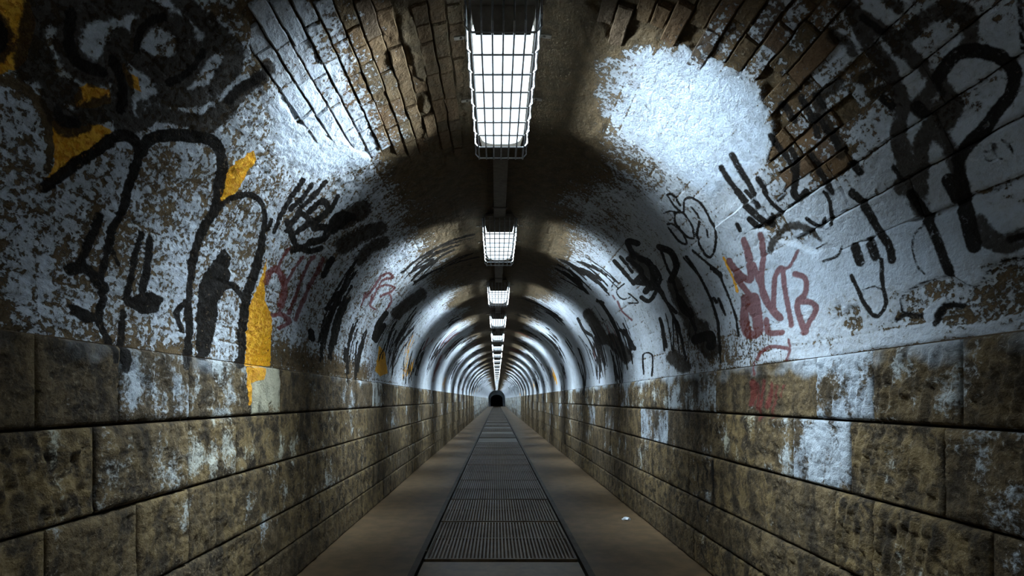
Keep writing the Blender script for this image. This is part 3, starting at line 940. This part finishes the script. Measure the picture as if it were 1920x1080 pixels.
# ------------------------------------------------------------------ caged lamps along the crown
HL, HW = .64, .155          # half length, half width of the housing
DL, DW = .53, .145          # diffuser
def rrect(hx, hy, r, z, k=5):
    out = []
    for cx, cy, a0 in ((hx-r, hy-r, 0), (-hx+r, hy-r, 90), (-hx+r, -hy+r, 180), (hx-r, -hy+r, 270)):
        for i in range(k):
            a = math.radians(a0 + 90*i/(k-1)); out.append((cx + r*math.cos(a), cy + r*math.sin(a), z))
    return out
def loft(rings, cap0=True, cap1=True):
    b = MB(); k = len(rings[0])
    for r in rings: b.v += r
    for i in range(len(rings)-1):
        for j in range(k):
            b.f.append([i*k+j, i*k+(j+1)%k, (i+1)*k+(j+1)%k, (i+1)*k+j])
    if cap0: b.f.append(list(range(k))[::-1])
    if cap1: b.f.append([(len(rings)-1)*k+j for j in range(k)])
    return b
ZC = -.195                  # underside of the cage
def lamp_meshes():
    M = {}
    def mk(name, b, mat, smooth=False):
        me = bpy.data.meshes.new(name); me.from_pydata(b.v, [], b.f); me.update(); me.materials.append(mat)
        if smooth: me.polygons.foreach_set('use_smooth', [True]*len(me.polygons))
        bm = bmesh.new(); bm.from_mesh(me); bmesh.ops.recalc_face_normals(bm, faces=bm.faces); bm.to_mesh(me); bm.free()
        M[name] = me
    mk('housing', loft([rrect(HW-.02, HL, .02, -.005), rrect(HW, HL, .03, -.03), rrect(HW, HL-.01, .03, -.062), rrect(HW-.006, HL-.06, .03, -.072)]), M_house)
    e = MB()
    for sg in (1,):
        n = len(e.v); yin, yout = sg*(DL+.002), sg*(DL+.075)
        e.v += [(-DW, yin, -.07), (DW, yin, -.07), (DW*.86, yin, -.150), (-DW*.86, yin, -.150), (-DW, yout, -.07), (DW, yout, -.07)]
        e.f += [[n,n+1,n+2,n+3], [n+3,n+2,n+5,n+4], [n,n+3,n+4], [n+1,n+5,n+2], [n,n+4,n+5,n+1]]
    mk('end_cap', e, M_house)
    mk('diffuser', loft([rrect(DW, DL, .07, -.070), rrect(DW-.004, DL, .07, -.105), rrect(DW-.02, DL-.012, .065, -.138), rrect(DW-.05, DL-.04, .05, -.155)]), M_glow)
    wr = .0046
    # rim rods that carry the cage
    mk('cage', MB().tube([(-.168, -HL, -.05), (-.168, HL, -.05)], wr*1.2).tube([(.168, -HL, -.05), (.168, HL, -.05)], wr*1.2), M_wire)
    mk('long_wire', MB().tube([(0, -HL-.005, -.045), (0, -HL-.005, ZC+.03), (0, -HL+.025, ZC), (0, HL-.025, ZC), (0, HL+.005, ZC+.03), (0, HL+.005, -.045)], wr), M_wire)
    mk('hoop_wire', MB().tube([(-.168, 0, -.05), (-.168, 0, ZC+.03), (-.145, 0, ZC+.004), (.145, 0, ZC+.004), (.168, 0, ZC+.03), (.168, 0, -.05)], wr), M_wire)
    mk('side_wire', MB().tube([(0, -HL, -.13), (0, HL, -.13)], wr), M_wire)
    mk('bracket', MB().box(-.035, .035, -.012, .012, -.006, 0), M_house)
    mk('screw', loft([[(.007*math.cos(a), .007*math.sin(a), z) for a in np.linspace(0, 2*math.pi, 9)[:-1]] for z in (-.006, -.011)]), M_steel)
    # one-piece cage for lamps too far off to see single wires
    b = MB()
    for x in (-.145, -.097, -.048, 0, .048, .097, .145):
        b.tube([(x, -HL-.005, -.045), (x, -HL-.005, ZC+.03), (x, -HL+.025, ZC), (x, HL-.025, ZC), (x, HL+.005, ZC+.03), (x, HL+.005, -.045)], wr, 4)
    for i in range(9):
        yy = -HL + .03 + i*(2*HL-.06)/8
        b.tube([(-.168, yy, -.05), (-.168, yy, ZC+.03), (-.145, yy, ZC+.004), (.145, yy, ZC+.004), (.168, yy, ZC+.03), (.168, yy, -.05)], wr, 4)
    mk('cage_far', b, M_wire)
    return M
LM = lamp_meshes()
SIDE = []
for watt in SIDE_W:
    sl = bpy.data.lights.new('tube_glow', 'AREA')
    sl.shape = 'RECTANGLE'; sl.size = 2*DL; sl.size_y = .05
    sl.energy = watt; sl.color = LAMP_COL; sl.spread = math.radians(54)
    SIDE.append(sl)

def lamp(i, label):
    y = LAMP_Y0 + i*LAMP_PITCH
    root = empty('caged_lamp', (LAMP_X, y, CROWN - .018))
    tag(root, label, 'lamp', 'caged lamps along the crown of the vault')
    def ch(name, me, parent=root, loc=(0,0,0), rot=(0,0,0)):
        o = bpy.data.objects.new(name, LM[me]); o.location = loc; o.rotation_euler = rot
        return link(o, parent)
    ch('housing', 'housing'); ch('end_cap', 'end_cap'); ch('end_cap', 'end_cap', root, (0,0,0), (0,0,math.pi)); ch('diffuser', 'diffuser')
    near = 0 <= i < 3
    if near:
        cg = ch('cage', 'cage')
        for x in (-.145, -.097, -.048, 0, .048, .097, .145): ch('wire', 'long_wire', cg, (x, 0, 0))
        for k in range(9): ch('wire', 'hoop_wire', cg, (0, -HL + .03 + k*(2*HL-.06)/8, 0))
        for x in (-.168, .168): ch('wire', 'side_wire', cg, (x, 0, 0))
    else:
        ch('cage', 'cage_far')
    if i < 6:
        for sx in (-1, 1):
            for yy in (-.33, .22):
                xx = sx*.205
                dz = R*(1 - math.cos(math.asin((LAMP_X + xx - CX)/R)))
                b = ch('bracket', 'bracket', root, (xx, yy, -dz - .004), (0, math.asin((LAMP_X + xx - CX)/R), 0))
                if near: ch('screw', 'screw', b)
    for sx in (-1, 1):
        for sl, tilt, dz in ((SIDE[0], 14, 0), (SIDE[1], 54, -.022)):
            l = bpy.data.objects.new('tube_glow', sl); link(l, root)
            l.location = (sx*(DW + .004 + dz*.3), 0, -.105 + dz)
            l.rotation_euler = (math.pi/2 - math.radians(tilt), 0, -sx*math.pi/2)
    return root
ORD = ['nearest and largest caged ceiling lamp, glowing white above the walkway', 'second caged ceiling lamp from the camera on the crown', 'third caged ceiling lamp from the camera on the crown',
       'fourth caged ceiling lamp from the camera on the crown', 'fifth caged ceiling lamp from the camera on the crown', 'sixth caged ceiling lamp from the camera on the crown',
       'seventh caged ceiling lamp from the camera on the crown', 'eighth caged ceiling lamp from the camera on the crown']
for i in range(-2, int((Y_END - 2 - LAMP_Y0)/LAMP_PITCH) + 1):
    lab = ('caged ceiling lamp directly above the camera, out of the picture' if i == -1 else 'caged ceiling lamp behind the camera, out of the picture') if i < 0 else (ORD[i] if i < 8 else 'tiny caged lamp in the merging bright row far down the tunnel')
    lamp(i, lab)

# cable duct between the lamps
duct = empty('cable_duct', (LAMP_X, 0, CROWN - .006))
tag(duct, 'narrow brown cable duct along the crown between the lamps', 'duct')
seg = MB().box(-.055, .055, -(LAMP_PITCH/2 - HL) + .01, (LAMP_PITCH/2 - HL) - .01, -.06, -.004)
seg_me = bpy.data.meshes.new('duct_section'); seg_me.from_pydata(seg.v, [], seg.f); seg_me.update(); seg_me.materials.append(M_house)
col_me = bpy.data.meshes.new('duct_clip'); cm = MB().box(-.062, .062, -.015, .015, -.066, -.002); col_me.from_pydata(cm.v, [], cm.f); col_me.update(); col_me.materials.append(M_steel)
for i in range(-2, int((Y_END - 4 - LAMP_Y0)/LAMP_PITCH) + 1):
    o = bpy.data.objects.new('duct_section', seg_me); link(o, duct); o.location = (0, LAMP_Y0 + (i + .5)*LAMP_PITCH, 0)
    if i < 6:
        for dy in (-.5, .5):
            c = bpy.data.objects.new('clip', col_me); link(c, o); c.location = (0, dy, 0)

# ------------------------------------------------------------------ litter on the floor
def litter(u, v, size, mat, name, label, cat, flat=.5, dz=0.0):
    t = EYE*F/(v - VPY); x = (u - VPX)/F*t
    bm = bmesh.new(); bmesh.ops.create_icosphere(bm, subdivisions=2, radius=size)
    for q in bm.verts:
        k = 1 + random.uniform(-.35, .3); q.co = Vector((q.co.x*k*1.3, q.co.y*k, max(q.co.z*k*flat, -size*flat*.55)))
    mz = min(q.co.z for q in bm.verts)
    for q in bm.verts: q.co.z -= mz
    me = bpy.data.meshes.new(name); bm.to_mesh(me); bm.free(); me.materials.append(mat)
    o = link(bpy.data.objects.new(name, me)); o.location = (x, t, dz + .0005); o.rotation_euler.z = random.uniform(0, 3)
    tag(o, label, cat)
litter(1174, 975, .034, M_paper, 'paper_scrap', 'crumpled white paper scrap on the right concrete strip', 'paper', .6)
litter(840, 1023, .009, M_litter, 'pebble', 'small pale pebble on the ribbed floor plate', 'litter', .6, .003)
litter(799, 1034, .008, M_litter, 'pebble', 'small pale pebble beside the left channel edge', 'litter', .6, .003)
litter(1060, 912, .010, M_litter, 'pebble', 'tiny pale crumb on the right strip, further back', 'litter', .6)
